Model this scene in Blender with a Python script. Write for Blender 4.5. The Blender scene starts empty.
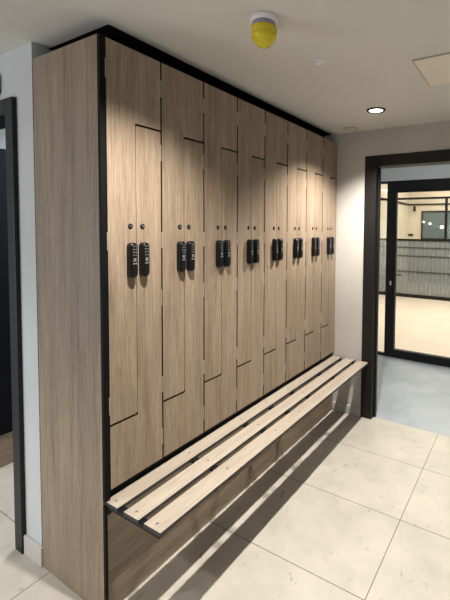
import bpy, bmesh, math, random
from mathutils import Vector, Matrix
random.seed(4)
scene = bpy.context.scene
C = scene.collection

# ------------------------------------------------------------------ materials
def mat(name, color=(.5,.5,.5), rough=.5, metal=0.0, emit=None, estr=0.0, spec=.5):
    m = bpy.data.materials.new(name); m.use_nodes = True
    b = m.node_tree.nodes['Principled BSDF']
    b.inputs['Base Color'].default_value = (*color, 1)
    b.inputs['Roughness'].default_value = rough
    b.inputs['Metallic'].default_value = metal
    b.inputs['Specular IOR Level'].default_value = spec
    if emit:
        b.inputs['Emission Color'].default_value = (*emit, 1)
        b.inputs['Emission Strength'].default_value = estr
    return m

def ramp(nt, src, stops):
    r = nt.nodes.new('ShaderNodeValToRGB')
    el = r.color_ramp.elements
    while len(el) < len(stops): el.new(.5)
    for e, (p, c) in zip(el, stops):
        e.position = p; e.color = (*c, 1)
    nt.links.new(src, r.inputs['Fac'])
    return r.outputs['Color']

def wood(name, cols, axis='z', rough=.42, fine=1.0):
    """oak laminate: long streaks along one axis, fine pores, broad tone drift"""
    m = mat(name, cols[1], rough); nt = m.node_tree; L = nt.links
    b = nt.nodes['Principled BSDF']
    tc = nt.nodes.new('ShaderNodeTexCoord'); oi = nt.nodes.new('ShaderNodeObjectInfo')
    mul = nt.nodes.new('ShaderNodeVectorMath'); mul.operation = 'SCALE'
    cmb = nt.nodes.new('ShaderNodeCombineXYZ')
    for k in range(3): L.new(oi.outputs['Random'], cmb.inputs[k])
    L.new(cmb.outputs[0], mul.inputs[0]); mul.inputs['Scale'].default_value = 17.0
    add = nt.nodes.new('ShaderNodeVectorMath'); L.new(tc.outputs['Object'], add.inputs[0]); L.new(mul.outputs[0], add.inputs[1])
    def noise(sa, sl, detail, rg=.6, dist=0.0):
        mp = nt.nodes.new('ShaderNodeMapping')
        mp.inputs['Scale'].default_value = (sa, sa, sl) if axis == 'z' else (sl, sa, sa)
        L.new(add.outputs[0], mp.inputs['Vector'])
        n = nt.nodes.new('ShaderNodeTexNoise'); n.inputs['Scale'].default_value = 1
        n.inputs['Detail'].default_value = detail; n.inputs['Roughness'].default_value = rg
        n.inputs['Distortion'].default_value = dist
        L.new(mp.outputs[0], n.inputs['Vector']); return n.outputs['Fac']
    broad = noise(16, 1.3, 4, .6, .4)
    streak = noise(120*fine, 3.5, 3, .6)
    pore = noise(330*fine, 16, 2, .5)
    def mixv(a, bb, f):
        mx = nt.nodes.new('ShaderNodeMix'); mx.inputs[0].default_value = f
        L.new(a, mx.inputs[2]); L.new(bb, mx.inputs[3]); return mx.outputs[0]
    v = mixv(mixv(broad, streak, .5), pore, .3)
    col = ramp(nt, v, [(.34, cols[0]), (.5, cols[1]), (.64, cols[2])])
    L.new(col, b.inputs['Base Color'])
    bp = nt.nodes.new('ShaderNodeBump'); bp.inputs['Strength'].default_value = .08; bp.inputs['Distance'].default_value = .002
    L.new(v, bp.inputs['Height']); L.new(bp.outputs[0], b.inputs['Normal'])
    return m

def plaster(name, color, var=.04, rough=.8):
    m = mat(name, color, rough, spec=.25); nt = m.node_tree
    b = nt.nodes['Principled BSDF']
    tc = nt.nodes.new('ShaderNodeTexCoord')
    n = nt.nodes.new('ShaderNodeTexNoise'); n.inputs['Scale'].default_value = 3; n.inputs['Detail'].default_value = 5
    nt.links.new(tc.outputs['Object'], n.inputs['Vector'])
    lo = tuple(c*(1-var) for c in color); hi = tuple(min(1, c*(1+var)) for c in color)
    nt.links.new(ramp(nt, n.outputs['Fac'], [(.35, lo), (.65, hi)]), b.inputs['Base Color'])
    return m

def tile_floor(name, base, x0, px, y0, py):
    m = mat(name, base, .38, spec=.35); nt = m.node_tree; L = nt.links
    b = nt.nodes['Principled BSDF']
    tc = nt.nodes.new('ShaderNodeTexCoord'); sep = nt.nodes.new('ShaderNodeSeparateXYZ')
    L.new(tc.outputs['Object'], sep.inputs[0])
    def M(op, a, bb=None, c=None):
        n = nt.nodes.new('ShaderNodeMath'); n.operation = op
        for k, v in enumerate((a, bb, c)):
            if v is None: continue
            if isinstance(v, (int, float)): n.inputs[k].default_value = v
            else: L.new(v, n.inputs[k])
        return n.outputs[0]
    def line(o, o0, p, w):
        t = M('DIVIDE', M('SUBTRACT', o, o0), p)
        fr = M('SUBTRACT', M('FRACT', M('ADD', t, .5)), .5)
        d = M('MULTIPLY', M('ABSOLUTE', fr), p)
        return M('LESS_THAN', d, w), M('FLOOR', M('ADD', t, 0))
    gx, ix = line(sep.outputs[0], x0, px, .0017)
    gy, iy = line(sep.outputs[1], y0, py, .0017)
    g = M('MAXIMUM', gx, gy)
    n1 = nt.nodes.new('ShaderNodeTexNoise'); n1.inputs['Scale'].default_value = 4.5; n1.inputs['Detail'].default_value = 8; n1.inputs['Roughness'].default_value = .65
    L.new(tc.outputs['Object'], n1.inputs['Vector'])
    lo = tuple(c*.86 for c in base); hi = tuple(min(1, c*1.06) for c in base)
    c1 = ramp(nt, n1.outputs['Fac'], [(.32, lo), (.62, hi)])
    # fossil flecks of the limestone
    mp = nt.nodes.new('ShaderNodeMapping'); mp.inputs['Scale'].default_value = (13, 24, 13); mp.inputs['Rotation'].default_value = (0, 0, .5)
    L.new(tc.outputs['Object'], mp.inputs['Vector'])
    n2 = nt.nodes.new('ShaderNodeTexNoise'); n2.inputs['Scale'].default_value = 1; n2.inputs['Detail'].default_value = 4; n2.inputs['Distortion'].default_value = .8
    L.new(mp.outputs[0], n2.inputs['Vector'])
    f2 = ramp(nt, n2.outputs['Fac'], [(.65, (0,0,0)), (.76, (.7,.7,.7))])
    mx = nt.nodes.new('ShaderNodeMix'); mx.data_type = 'RGBA'
    L.new(f2, mx.inputs[0]); L.new(c1, mx.inputs[6]); mx.inputs[7].default_value = (base[0]*.42, base[1]*.38, base[2]*.32, 1)
    mg = nt.nodes.new('ShaderNodeMix'); mg.data_type = 'RGBA'
    L.new(g, mg.inputs[0]); L.new(mx.outputs[2], mg.inputs[6]); mg.inputs[7].default_value = (.07, .05, .035, 1)
    L.new(mg.outputs[2], b.inputs['Base Color'])
    return m

def concrete(name, lo, hi, rough=.35):
    m = mat(name, hi, rough, spec=.4); nt = m.node_tree; b = nt.nodes['Principled BSDF']
    tc = nt.nodes.new('ShaderNodeTexCoord')
    n = nt.nodes.new('ShaderNodeTexNoise'); n.inputs['Scale'].default_value = 3.2; n.inputs['Detail'].default_value = 8; n.inputs['Distortion'].default_value = .7
    nt.links.new(tc.outputs['Object'], n.inputs['Vector'])
    nt.links.new(ramp(nt, n.outputs['Fac'], [(.3, lo), (.65, hi)]), b.inputs['Base Color'])
    return m

def glass(name, tint, clear=.93, stripes=None, gloss=.06):
    """thin pane: mostly see-through, a little mirror; stripes = flute pitch in metres along y"""
    m = bpy.data.materials.new(name); m.use_nodes = True; nt = m.node_tree; L = nt.links
    nt.nodes.remove(nt.nodes['Principled BSDF']); out = nt.nodes['Material Output']
    t = nt.nodes.new('ShaderNodeBsdfTransparent'); t.inputs[0].default_value = (*tint, 1)
    g = nt.nodes.new('ShaderNodeBsdfGlossy'); g.inputs['Roughness'].default_value = .03
    mx = nt.nodes.new('ShaderNodeMixShader'); mx.inputs[0].default_value = gloss
    L.new(t.outputs[0], mx.inputs[1]); L.new(g.outputs[0], mx.inputs[2])
    last = mx.outputs[0]
    if stripes:
        d = nt.nodes.new('ShaderNodeBsdfTranslucent'); d2 = nt.nodes.new('ShaderNodeBsdfDiffuse')
        d.inputs[0].default_value = (.42, .46, .48, 1); d2.inputs[0].default_value = (.38, .42, .44, 1)
        md = nt.nodes.new('ShaderNodeMixShader'); md.inputs[0].default_value = .36
        L.new(d.outputs[0], md.inputs[1]); L.new(d2.outputs[0], md.inputs[2])
        tc = nt.nodes.new('ShaderNodeTexCoord'); sp = nt.nodes.new('ShaderNodeSeparateXYZ'); L.new(tc.outputs['Object'], sp.inputs[0])
        a = nt.nodes.new('ShaderNodeMath'); a.operation = 'MULTIPLY'; L.new(sp.outputs[1], a.inputs[0]); a.inputs[1].default_value = 2*math.pi/stripes
        s = nt.nodes.new('ShaderNodeMath'); s.operation = 'SINE'; L.new(a.outputs[0], s.inputs[0])
        q = nt.nodes.new('ShaderNodeMath'); q.operation = 'MULTIPLY_ADD'; L.new(s.outputs[0], q.inputs[0]); q.inputs[1].default_value = .15; q.inputs[2].default_value = .48
        m2 = nt.nodes.new('ShaderNodeMixShader'); L.new(q.outputs[0], m2.inputs[0])
        L.new(last, m2.inputs[1]); L.new(md.outputs[0], m2.inputs[2]); last = m2.outputs[0]
    L.new(last, out.inputs[0])
    return m

OAK = ((.142,.102,.069), (.255,.190,.132), (.352,.274,.197))
oak = wood('oak_laminate', OAK)
oak_h = wood('oak_laminate_horizontal', OAK, axis='x')
PALE = ((.25,.20,.155), (.355,.30,.24), (.43,.37,.305))
oak_pale = wood('pale_oak_slat', PALE, axis='x', rough=.45)
black = mat('black_carcass', (.0035,.0035,.004), .6, spec=.12)
edge = mat('dark_edge_band', (.022,.023,.026), .5)
black_metal = mat('black_powder_coat', (.006,.006,.007), .5, spec=.25)
lock_black = mat('lock_plastic', (.005,.005,.006), .35, spec=.3)
lock_mark = mat('lock_markings', (.22,.23,.25), .5)
steel = mat('hinge_steel', (.45,.45,.44), .45, .5)
screw_m = mat('screw_metal', (.34,.29,.23), .4, .3)
white_wall = plaster('painted_wall_white', (.49,.468,.43))
grey_wall = plaster('painted_wall_grey', (.52,.545,.55))
ceil_m = plaster('ceiling_paint', (.63,.615,.58), .015)
recess_m = mat('recess_shade_black', (.004,.004,.005), .9, spec=.1)
frame_m = mat('door_frame_black', (.010,.009,.009), .45, spec=.3)
frame_l = mat('door_frame_slate', (.008,.009,.012), .45, spec=.3)
floor_m = tile_floor('limestone_tiles', (.465,.430,.368), .551, .507, -.82, 1.215)
skirt_m = plaster('stone_skirting', (.52,.50,.47), .06, .5)
conc_m = concrete('corridor_resin_floor', (.25,.29,.33), (.34,.38,.42))
studio_floor_m = concrete('studio_floor', (.66,.58,.49), (.74,.66,.57), .4)
cream = plaster('cream_wall', (.80,.72,.60))
glass_clear = glass('clear_glass', (.94,.95,.94), gloss=.008)
glass_flute = glass('fluted_glass', (.74,.76,.76), stripes=.092, gloss=.008)
yellow = mat('yellow_lens', (.62,.50,.010), .25)
white_p = mat('white_plastic', (.72,.72,.74), .4)
mauve = mat('grey_mauve_plastic', (.30,.28,.36), .4)
lens_e = mat('downlight_lens', (1,1,1), .3, emit=(1.0,.95,.85), estr=9)
brass = mat('brushed_steel_chrome', (.6,.6,.6), .3, 1)

# ------------------------------------------------------------------ helpers
def wloc(o):
    v = Vector((0,0,0))
    while o is not None:
        v += o.location; o = o.parent
    return v

def bx(bm, x0, x1, y0, y1, z0, z1, bev=0, mi=0):
    vs = [bm.verts.new((x,y,z)) for x in (x0,x1) for y in (y0,y1) for z in (z0,z1)]
    f = [(0,1,3,2),(4,6,7,5),(0,4,5,1),(2,3,7,6),(0,2,6,4),(1,5,7,3)]
    fs = [bm.faces.new([vs[i] for i in q]) for q in f]
    for q in fs: q.material_index = mi
    bmesh.ops.recalc_face_normals(bm, faces=fs)
    if bev:
        es = list({e for q in fs for e in q.edges})
        bmesh.ops.bevel(bm, geom=es, offset=bev, segments=2, profile=.5, affect='EDGES')
    return fs

def prism(bm, poly, y0, y1, mi=0):
    """polygon of (x, z) extruded along y"""
    a = [bm.verts.new((x, y0, z)) for x, z in poly]; b = [bm.verts.new((x, y1, z)) for x, z in poly]
    n = len(poly); fs = [bm.faces.new(a), bm.faces.new(b[::-1])]
    for i in range(n): fs.append(bm.faces.new((a[i], b[i], b[(i+1)%n], a[(i+1)%n])))
    for q in fs: q.material_index = mi
    bmesh.ops.recalc_face_normals(bm, faces=fs)
    return fs

def lathe(bm, prof, cx, cy, seg=40, mi=0, axis='z'):
    """profile of (radius, height) swept about a vertical (or y) axis"""
    rings = []
    for r, h in prof:
        if r < 1e-6:
            rings.append([bm.verts.new((cx, cy, h))])
        else:
            rings.append([bm.verts.new((cx+r*math.cos(2*math.pi*k/seg), cy+r*math.sin(2*math.pi*k/seg), h)) for k in range(seg)])
    fs = []
    for A, B in zip(rings, rings[1:]):
        for k in range(seg):
            q = [A[k%len(A)], A[(k+1)%len(A)], B[(k+1)%len(B)], B[k%len(B)]]
            u = []
            for v in q:
                if v not in u: u.append(v)
            if len(u) > 2: fs.append(bm.faces.new(u))
    for f in fs: f.smooth = True; f.material_index = mi
    bmesh.ops.recalc_face_normals(bm, faces=fs)
    return fs

def obj(name, bm, mats, parent=None, loc=None):
    """one mesh object; coordinates in bm are world coordinates"""
    me = bpy.data.meshes.new(name)
    off = wloc(parent) if parent else Vector((0,0,0))
    l = Vector(loc) if loc else off
    bmesh.ops.translate(bm, verts=bm.verts, vec=-l)
    bm.to_mesh(me); bm.free()
    for m in (mats if isinstance(mats, (list, tuple)) else [mats]): me.materials.append(m)
    o = bpy.data.objects.new(name, me); C.objects.link(o)
    if parent: o.parent = parent
    o.location = l - off
    return o

def boxes(name, bl, m, parent=None, bev=0, loc=None):
    bm = bmesh.new()
    for b in bl: bx(bm, *b, bev=bev)
    return obj(name, bm, m, parent, loc)

def tag(o, label, cat, group=None):
    o['label'] = label; o['category'] = cat
    if group: o['group'] = group
    return o

def thing(name, label, cat, loc, group=None):
    o = bpy.data.objects.new(name, None); o.empty_display_size = .05
    C.objects.link(o); o.location = loc
    return tag(o, label, cat, group)

def struct(name, bl, m, parent=None, bev=0, label=None):
    o = boxes(name, bl, m, parent, bev)
    if parent is None: o['kind'] = 'structure'
    return o

def copy_tree(o, parent=None):
    c = o.copy(); C.objects.link(c)
    if parent: c.parent = parent
    for ch in list(o.children): copy_tree(ch, c)
    return c

# ------------------------------------------------------------------ measured sizes
W, N = .25, 8
FRONT_EDGE = -.0005
HB, HT, ZU, ZL = .490, 2.172, 1.889, .737
CEIL = 2.25
XF = 2.005                       # far wall face
LAMP_Y = -.478

# ------------------------------------------------------------------ setting
struct('floor', [(-3.6, 2.05, -3.8, 3.2, -.06, 0)], floor_m)
struct('ceiling', [(-3.6, 2.0, -3.8, .005, CEIL, CEIL+.06), (-3.6, -.02, .005, 3.2, CEIL, CEIL+.06),
                   (-.02, 2.0, .005, 3.2, CEIL, CEIL+.06)], ceil_m)
struct('recess_shade', [(.09, 2.0, .12, .13, HT+.003, CEIL-.004), (.09, .10, .13, .44, HT+.003, CEIL-.004), (.05, 2.0, .052, .462, CEIL-.004, CEIL)], recess_m)   # added black closer and soffit sheet; their colour stands in for recess shade
# left wall with its doorway (opening y .70-1.55)
DL0, DL1, DH = .640, 1.56, 2.0
struct('wall_left', [(-.018, .08, .463, DL0, 0, CEIL), (-.018, .08, DL0, DL1, DH, CEIL), (-.018, .08, DL1, 3.2, 0, CEIL)], grey_wall)
struct('wall_back', [(.08, 2.0, .463, .55, 0, CEIL)], grey_wall)
struct('trim_2', [(-.037, .085, .595, .659, 0, 2.045), (-.037, .085, 1.53, 1.59, 0, 2.045), (-.037, .085, .657, 1.53, 1.975, 2.045)], frame_l, bev=.003)
struct('baseboard_left', [(-.030, -.018, 0.448, .595, 0, .086)], skirt_m, bev=.002)
# far wall with the wide doorway (opening y -.335 to -1.25)
OP0, OP1 = -.300, -1.30
struct('wall_far', [(XF, 2.11, OP0, .55, 0, CEIL), (XF, 2.11, OP1, OP0, 2.02, CEIL), (XF, 2.11, -3.8, OP1, 0, CEIL)], white_wall)
struct('trim_3', [(XF-.008, 2.125, -.326, -.236, 0, 2.052), (XF-.008, 2.125, -1.36, -1.264, 0, 2.052), (XF-.008, 2.125, -1.264, -.326, 1.968, 2.052),
                  (2.05, 2.075, -.341, -.326, 0, 1.968)], frame_m, bev=.003)
struct('baseboard_far', [(XF-.010, XF, -.236, .012, 0, .07)], skirt_m, bev=.002)

# corridor beyond the doorway
struct('floor_corridor', [(2.05, 3.62, -3.0, 1.9, -.06, 0)], conc_m)
struct('ceiling_corridor', [(2.11, 3.56, -3.0, 1.9, 2.42, 2.48)], white_wall)
struct('wall_corridor', [(3.56, 3.68, -3.0, 1.9, 2.05, 2.48)], grey_wall)

# glazed door and sidelight, plane x = 3.6
d = struct('door_1', [(3.57, 3.63, -.028, .068, 0, 2.05), (3.57, 3.63, -1.10, -.985, 0, 2.05),
                      (3.57, 3.63, -.985, -.028, 1.918, 2.05), (3.57, 3.63, -.985, -.028, 0, .092)], black_metal)
boxes('glass_pane', [(3.596, 3.604, -.985, -.028, .092, 1.918)], glass_clear, d)
bm = bmesh.new()
bx(bm, 3.535, 3.549, -.115, .005, .968, .982, .003); bx(bm, 3.549, 3.57, -.007, .005, .968, .982)
obj('handle', bm, black_metal, d)
boxes('lock_cylinder', [(3.560, 3.570, .012, .030, .845, .895)], brass, d, .003)
w = struct('window_1', [(3.58, 3.62, .068, .085, 0, 2.05), (3.58, 3.62, 1.10, 1.15, 0, 2.05), (3.58, 3.62, .085, 1.10, 2.025, 2.05), (3.58, 3.62, .085, 1.10, 0, .03)], black_metal)
boxes('glass_pane', [(3.596, 3.604, .085, 1.10, .03, 2.025)], glass_clear, w)

# bright studio behind the glass
struct('floor_studio', [(3.62, 10.6, -6.5, 1.75, -.06, 0)], studio_floor_m)
struct('wall_studio', [(10.5, 10.6, -6.5, 1.75, 0, 3.0), (3.68, 10.5, 1.65, 1.75, 0, 3.0)], cream)
struct('trim_5', [(10.485, 10.5, -6.5, 1.65, 0, 1.22)], plaster('grey_dado', (.22,.24,.25)))
struct('ceiling_studio', [(3.62, 10.6, -6.5, 1.75, 3.0, 3.06)], cream)
struct('trim_4', [(10.46, 10.5, -6.5, 1.65, 2.20, 2.235), (3.9, 10.46, 1.61, 1.65, 2.20, 2.235)], black_metal)
w = struct('window_2', [(10.46, 10.5, -1.6, 1.27, 2.00, 2.03), (10.46, 10.5, -1.6, 1.27, 1.23, 1.26), (10.46, 10.5, 1.24, 1.27, 1.26, 2.0), (10.46, 10.5, -1.6, -1.57, 1.26, 2.0)], black_metal)
boxes('glass_pane', [(10.485, 10.495, -1.57, 1.24, 1.26, 2.0)], mat('blue_grey_glass', (.16,.20,.22), .12), w)
# framed screen, plane x = 7.8
vb = [1.25-1.1*k for k in range(0, 7)]
w = struct('window_3', [(7.78, 7.82, vb[-1]-.02, 1.645, 2.155, 2.20), (7.78, 7.82, vb[-1]-.02, 1.645, 1.25, 1.295), (7.78, 7.82, vb[-1]-.02, 1.645, 0, .075)]
           + [(7.78, 7.82, v-.025, v+.025, 1.295, 2.155) for v in vb], black_metal)
boxes('glazing_bar', [(7.785, 7.815, vb[-1], 1.645, 1.09, 1.115), (7.785, 7.815, vb[-1], 1.645, .905, .93), (7.785, 7.815, vb[-1], 1.645, .56, .585)], mat('grey_bar', (.03,.033,.035), .5), w)
boxes('fluted_pane', [(7.797, 7.803, vb[-1], 1.645, .075, 1.25)], glass_flute, w)
boxes('glass_pane', [(7.797, 7.803, vb[-1], 1.645, 1.295, 2.155)], glass_clear, w)

bm = bmesh.new(); bx(bm, 10.47, 10.5, 1.50, 1.63, 1.32, 1.38, .004)
tag(obj('wall_socket', bm, black_metal, loc=(10.5, 1.565, 1.32)), 'small black socket plate on the cream wall beyond the glass door', 'socket')
t = thing('spotlight', 'small black spotlight hanging under the dark rail on the cream wall', 'spotlight', (10.44, 1.55, 2.02))
bm = bmesh.new(); lathe(bm, [(0,2.02),(.035,2.02),(.035,2.15),(0,2.15)], 10.38, 1.45, 20); obj('lamp_head', bm, black_metal, t)
bm = bmesh.new(); lathe(bm, [(.01,2.15),(.01,2.22),(0,2.22)], 10.38, 1.45, 10); bx(bm, 10.37, 10.46, 1.44, 1.46, 2.205, 2.225); obj('stem', bm, black_metal, t)
glow = mat('globe_glow', (1,1,1), .3, emit=(1,.93,.78), estr=2.2)  # glowing balls and their brackets are added in place of bright spots on the glass
for k, (y, z, r, lab) in enumerate([(1.19, 1.72, .030, 'leftmost small glowing ball standing in for a bright spot before the blue-grey window'),
                                 (1.02, 1.67, .035, 'middle small glowing ball standing in for a bright spot before the blue-grey window'),
                                 (.70, 1.58, .050, 'biggest and rightmost glowing ball standing in for a bright spot before the blue-grey window')]):
    t = thing('bright_spot', lab, 'light', (10.44, y, z), 'added glowing balls before the window')
    bm = bmesh.new(); lathe(bm, [(r*math.sin(math.pi*j/10), z-r*math.cos(math.pi*j/10)) for j in range(11)], 10.40, y, 20); obj('globe', bm, glow, t)
    bm = bmesh.new(); lathe(bm, [(r*.4, z+r*.9), (r*.4, z+r*1.3), (0, z+r*1.3)], 10.40, y, 12); bx(bm, 10.40, 10.486, y-.006, y+.006, z+r*1.1, z+r*1.3); obj('bracket', bm, black_metal, t)

# ------------------------------------------------------------------ side room seen through the left doorway
t = thing('tall_cupboard', 'tall near-black cupboard on a tan plinth beyond the left doorway', 'cupboard', (1.0, 1.41, 0))
dark_m = mat('cupboard_dark', (.005,.005,.007), .8, spec=.1)
boxes('carcass', [(.09, 1.95, 1.43, 1.9, .2, 1.955)], dark_m, t)
boxes('plinth', [(.09, 1.95, 1.42, 1.9, 0, .2)], oak_h, t)
for k in range(4):
    boxes('door', [(.09+.465*k+.003, .09+.465*(k+1)-.003, 1.41, 1.43, .205, 1.952)], dark_m, t, .002)
struct('wall_side', [(.08, 2.0, 1.95, 2.03, 0, CEIL)], grey_wall)

# ------------------------------------------------------------------ lockers
ordn = ['first', 'second', 'third', 'fourth', 'fifth', 'sixth', 'seventh', 'eighth']
def make_locker():
    t = thing('locker', '', 'locker', (0, 0, .456), 'oak Z-door lockers in one bank')
    g = .0036
    # carcass: five boards, so the doors close a real cupboard
    boxes('carcass', [(0, W, .021, .45, .456, .488), (0, W, .021, .45, HT-.02, HT), (0, .012, .021, .45, .488, HT-.02), (W-.012, W, .021, .45, .488, HT-.02),
                      (.012, W-.012, .43, .45, .488, HT-.02), (.012, W-.012, .021, .03, .488, HT-.02)], black, t)
    mid, hg = W/2, .0010
    def arc(cx, cz, r, a0, a1, n=4):
        return [(cx+r*math.cos(math.radians(a0+(a1-a0)*k/n)), cz+r*math.sin(math.radians(a0+(a1-a0)*k/n))) for k in range(n+1)]
    r = .008
    A = [(g, HT), (g, ZL+.004)] + arc(mid-hg-r, ZL+.004+r, r, -90, 0) + [(mid-hg, ZU+.004), (W-g, ZU+.004), (W-g, HT)]
    B = [(W-g, HB), (W-g, ZU-.004)] + arc(mid+hg+r, ZU-.004-r, r, 90, 180) + [(mid+hg, ZL-.004), (g, ZL-.004), (g, HB)]
    for poly, kx, hx, hz, sgn in ((A, .0985, g, (2.064, 1.435, .813), 1), (B, .1535, W-g, (1.80, 1.19, .585), -1)):
        bm = bmesh.new()
        for f in prism(bm, poly, 0, .018): f.material_index = 0 if abs(f.normal.y) > .7 else 1
        d = obj('door', bm, [oak, black], t)
        # combination lock
        bm = bmesh.new(); hw, z0, z1 = .0175, 1.292, 1.428
        pl = arc(kx+hw-.0155, z1-.0155, .0155, 0, 90) + arc(kx-hw+.0155, z1-.0155, .0155, 90, 180) + arc(kx-hw+.0155, z0+.0155, .0155, 180, 270) + arc(kx+hw-.0155, z0+.0155, .0155, 270, 360)
        fs = prism(bm, pl, -.026, 0)
        fr = [f for f in fs if abs(f.normal.y+1) < .01 or abs(f.normal.y-1) < .01]
        es = {e for f in fr for e in f.edges if all(abs(v.co.y+.026) < 1e-5 for v in e.verts)}
        bmesh.ops.bevel(bm, geom=list(es), offset=.006, segments=3, affect='EDGES')
        obj('combination_lock', bm, lock_black, d)
        bm = bmesh.new()                                   # two columns of little buttons, a cross and a pair of bars
        for rr in range(4):
            for cc in (-1, 1):
                x, z = kx+cc*.0052, 1.414-.0115*rr
                bx(bm, x-.0022, x+.0022, -.0272, -.0255, z-.0018, z+.0018, .0006)
        for s in (-1, 1):
            f = bx(bm, kx-.0085, kx+.0085, -.0272, -.0255, 1.362-.0016, 1.362+.0016)
            vs = list({v for q in f for v in q.verts})
            bmesh.ops.rotate(bm, verts=vs, cent=(kx, 0, 1.362), matrix=Matrix.Rotation(s*math.radians(45), 3, 'Y'))
            bx(bm, kx+s*.005-.003, kx+s*.005+.003, -.0272, -.0255, 1.3445, 1.3495)
        obj('button_markings', bm, lock_mark, d)
        bm = bmesh.new()
        lathe(bm, [(0,.0035),(.0080,.0035),(.0104,.002),(.0106,0)], 0, 0, 24)
        bmesh.ops.rotate(bm, verts=bm.verts, cent=(0,0,0), matrix=Matrix.Rotation(math.radians(90), 3, 'X'))
        bmesh.ops.translate(bm, verts=bm.verts, vec=(kx, 0, 1.492))
        bx(bm, kx-.0012, kx+.0012, -.0042, -.0030, 1.488, 1.496, mi=1)
        obj('keyhole', bm, [lock_black, lock_mark], d)
        for z in hz:
            bm = bmesh.new()
            bx(bm, 0.0002 if sgn > 0 else W-.0028, .0028 if sgn > 0 else W-.0002, -.0005, .016, z-.034, z+.034, .0006)
            obj('hinge', bm, steel, d)
    return t
L0 = make_locker()
where = ['nearest the tall end panel', 'just right of the nearest one', 'third from the end panel', 'fourth from the end panel',
         'fourth from the far wall', 'third from the far white wall', 'second from the far white wall', 'tight against the far white wall']
for i in range(N):
    t = L0 if i == 0 else copy_tree(L0)
    t.location.x = i*W
    t['label'] = '%s oak-effect locker with two interlocking Z doors, %s' % (ordn[i], where[i])

t = thing('end_panel', 'tall oak-effect end panel with a black front edge closing the near end of the lockers', 'panel', (-.012, .22, 0))
boxes('board', [(-.022, -.003, .012, .447, 0, HT+.004)], oak, t)
boxes('front_edge', [(-.0222, -.001, -.002, .012, .456, HT+.004), (-.0222, -.013, -.002, .012, 0, .436)], black, t)
# kick panels under the lockers
tag(boxes('kick_panel', [(-.012, 1.221, .010, .028, 0, .436)], oak_h, loc=(.6, .02, 0)), 'long oak-effect kick panel under the near half of the bench', 'panel', 'kick panels below the lockers')
tag(boxes('kick_panel', [(1.225, 2.003, .010, .028, 0, .436)], oak_h, loc=(1.6, .02, 0)), 'shorter oak-effect kick panel under the far half of the bench', 'panel', 'kick panels below the lockers')
# ------------------------------------------------------------------ slatted bench
BX = [.003, .375, .750, .990, 1.235, 1.610, 1.975]
t = thing('slatted_bench', 'long wall-hung bench of three pale oak slats on black brackets below the lockers', 'bench', (1.0, -.14, .405))
for (y0, y1, x1) in ((-.064, .014, 1.998), (-.180, -.099, 1.998), (-.295, -.209, 1.990)):
    bm = bmesh.new(); fs = bx(bm, -.015, x1, y0, y1, .438, .453, .0012)
    for f in bm.faces: f.material_index = 0 if f.normal.z > .6 else 1
    s = obj('slat', bm, [oak_pale, edge], t)
    for x in BX:
        bm = bmesh.new(); ym = (y0+y1)/2
        lathe(bm, [(0,.4545),(.0045,.4545),(.0075,.4535),(.008,.4525)], x+.006, ym, 20)
        lathe(bm, [(0,.4550),(.003,.4550),(.003,.4535)], x+.006, ym, 6, mi=1)
        obj('screw', bm, [screw_m, black], s)
for x in BX:
    bm = bmesh.new()
    bx(bm, x-.016, x+.016, -.285, .008, .427, .438)
    bx(bm, x-.016, x+.016, .0045, .0095, 0.395, .427)
    obj('bracket', bm, black_metal, t)

# ------------------------------------------------------------------ ceiling fittings
t = thing('ceiling_beacon', 'yellow domed alarm beacon on a white base on the ceiling', 'alarm', (.281, -.48, CEIL))
bcx, bcy = .300, -.487
bm = bmesh.new(); lathe(bm, [(0,CEIL+.001),(.047,CEIL+.001),(.050,CEIL-.004),(.050,CEIL-.016),(.046,CEIL-.020),(0,CEIL-.020)], bcx, bcy); obj('base', bm, white_p, t)
bm = bmesh.new(); lathe(bm, [(0,CEIL-.020),(.043,CEIL-.020),(.044,CEIL-.036),(0,CEIL-.036)], bcx, bcy); obj('collar', bm, mauve, t)
bm = bmesh.new(); lathe(bm, [(0,CEIL-.036),(.046,CEIL-.036),(.047,CEIL-.040),(.047,CEIL-.055),(.044,CEIL-.058),(.046,CEIL-.061),(.045,CEIL-.072),(.040,CEIL-.078),(.031,CEIL-.090),(.022,CEIL-.098),(.012,CEIL-.100),(.010,CEIL-.104),(0,CEIL-.104)], bcx, bcy); obj('lens', bm, yellow, t)

t = thing('downlight', 'lit round recessed ceiling downlight with a black trim ring', 'light', (1.541, LAMP_Y, CEIL))
bm = bmesh.new(); lathe(bm, [(.043,CEIL-.002),(.047,CEIL-.008),(.058,CEIL-.006),(.061,CEIL),(.043,CEIL)], 1.541, LAMP_Y); obj('trim_ring', bm, black_metal, t)
bm = bmesh.new(); lathe(bm, [(0,CEIL-.003),(.043,CEIL-.003),(.043,CEIL)], 1.541, LAMP_Y); obj('lens', bm, lens_e, t)
t = thing('smoke_detector', 'tiny round white sensor on the ceiling between the yellow beacon and the downlight', 'sensor', (.714, -.487, CEIL))
bm = bmesh.new(); lathe(bm, [(0,CEIL),(.034,CEIL),(.033,CEIL-.004),(.020,CEIL-.006),(0,CEIL-.006)], .714, -.487); obj('plate', bm, white_p, t)
bm = bmesh.new(); lathe(bm, [(0,CEIL-.006),(.014,CEIL-.006),(.013,CEIL-.013),(.006,CEIL-.017),(0,CEIL-.018)], .714, -.487); obj('sensor_eye', bm, white_p, t)
t = thing('ceiling_speaker', 'flat ceiling-coloured round cover near the far end of the lockers', 'cover', (1.890, -.160, CEIL))
bm = bmesh.new(); lathe(bm, [(0,CEIL-.004),(.044,CEIL-.004),(.046,CEIL+.001)], 1.890, -.160); obj('disc', bm, ceil_m, t)
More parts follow.
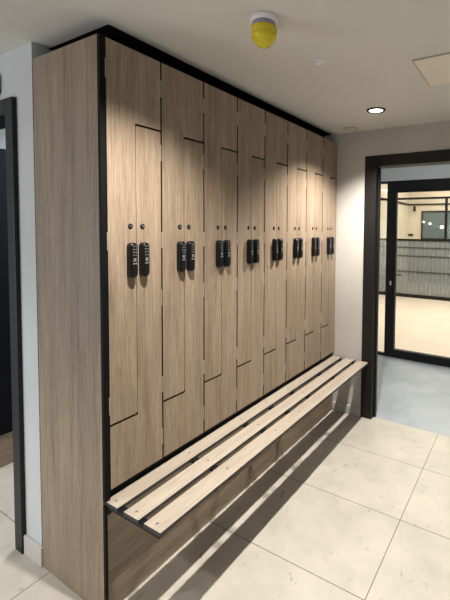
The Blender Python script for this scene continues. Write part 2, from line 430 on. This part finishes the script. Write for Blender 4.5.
bm = bmesh.new(); lathe(bm, [(.044,CEIL-.004),(.048,CEIL-.006),(.052,CEIL-.001),(.044,CEIL-.001)], 1.890, -.160); obj('rim', bm, mat('rim_grey', (.40,.37,.33), .6), t)
t = thing('access_panel', 'square pale ceiling access panel with a thin frame at the right', 'panel', (1.085, -1.05, CEIL))
hx0, hx1, hy0, hy1 = .906, 1.266, -1.23, -.866
boxes('panel', [(hx0+.006, hx1-.006, hy0+.006, hy1-.006, CEIL-.008, CEIL-.001)], plaster('panel_paint', (.74,.68,.60), .02), t, .002)
boxes('frame', [(hx0, hx0+.006, hy0, hy1, CEIL-.006, CEIL), (hx1-.006, hx1, hy0, hy1, CEIL-.006, CEIL), (hx0+.006, hx1-.006, hy0, hy0+.006, CEIL-.006, CEIL), (hx0+.006, hx1-.006, hy1-.006, hy1, CEIL-.006, CEIL)], mat('panel_frame', (.34,.31,.27), .6), t)
t = thing('door_sign', 'small black box on the grey wall above the left doorway', 'sign', (-.018, .83, 2.075))
boxes('case', [(-.045, -.018, .732, .93, 2.078, 2.165)], black_metal, t, .003)
boxes('face_plate', [(-.048, -.045, .742, .92, 2.086, 2.157)], lock_black, t, .001)

# ------------------------------------------------------------------ lights
def spot(loc, power, deg, blend, col=(1,.86,.69), r=.03, tgt=None):
    l = bpy.data.lights.new('downlight_lamp', 'SPOT'); l.energy = power; l.spot_size = math.radians(deg); l.spot_blend = blend
    l.color = col; l.shadow_soft_size = r
    o = bpy.data.objects.new('downlight_lamp', l); C.objects.link(o); o.location = loc
    return o
def area(loc, sx, sy, power, col, rot=(0,0,0)):
    l = bpy.data.lights.new('area_lamp', 'AREA'); l.shape = 'RECTANGLE'; l.size = sx; l.size_y = sy; l.energy = power; l.color = col
    o = bpy.data.objects.new('area_lamp', l); C.objects.link(o); o.location = loc; o.rotation_euler = rot
    return o
WARM = (1,.945,.87)
spot((1.541, LAMP_Y, CEIL-.012), 185, 122, .8, WARM, r=.015)
spot((.03, LAMP_Y, CEIL-.012), 160, 120, .9, (1,.955,.89), r=.015)
spot((-1.45, LAMP_Y, CEIL-.012), 50, 108, .4, WARM, r=.02)
for x in (-1.2, .1, 1.4):
    spot((x, -2.1, CEIL-.012), 55, 75, 1, WARM, r=.03)
spot((-1.05, .75, CEIL-.012), 90, 105, .9, (.92,.96,1.0), r=.05)
area((-3.4, 2.5, .95), 1.6, 1.6, 62, (.92,.96,1.0), (0, math.radians(-90), 0))   # added unseen cool fill from the left for end panel and wall
area((.8, 1.0, CEIL-.02), .5, .3, 32, (.93,.96,1.0))              # side room
area((2.85, -.6, 2.40), .9, 1.2, 4.5, (.86,.94,1.0))                # corridor
area((6.0, -1.2, 2.95), 3.0, 4.5, 200, (1,.93,.82))                # studio
area((9.2, -1.2, 2.95), 1.6, 4.5, 110, (1,.93,.82))
wld = bpy.data.worlds.new('world'); scene.world = wld; wld.use_nodes = True
bg = wld.node_tree.nodes['Background']; bg.inputs[0].default_value = (.92,.96,1.0,1); bg.inputs[1].default_value = .36

# ------------------------------------------------------------------ camera
cam = bpy.data.cameras.new('camera'); co = bpy.data.objects.new('camera', cam); C.objects.link(co)
yaw, pit, rol, f = .5255, -.0466, .0105, 392.097
fw = Vector((math.cos(yaw)*math.cos(pit), math.sin(yaw)*math.cos(pit), math.sin(pit)))
r = fw.cross(Vector((0,0,1))).normalized(); u = r.cross(fw)
R = r*math.cos(rol)+u*math.sin(rol); U = -r*math.sin(rol)+u*math.cos(rol)
m = Matrix((R, U, -fw)).transposed().to_4x4(); m.translation = Vector((-.8923, -1.3374, 1.4885))
co.matrix_world = m
cam.sensor_fit = 'VERTICAL'; cam.sensor_height = 36; cam.lens = f/600*36
cam.shift_x = -74.64/600; cam.shift_y = -52.81/600       # principal point sits right of and above the frame centre
cam.clip_start = .02
scene.camera = co
scene.view_settings.view_transform = 'Standard'
scene.view_settings.look = 'None'
scene.view_settings.exposure = 0
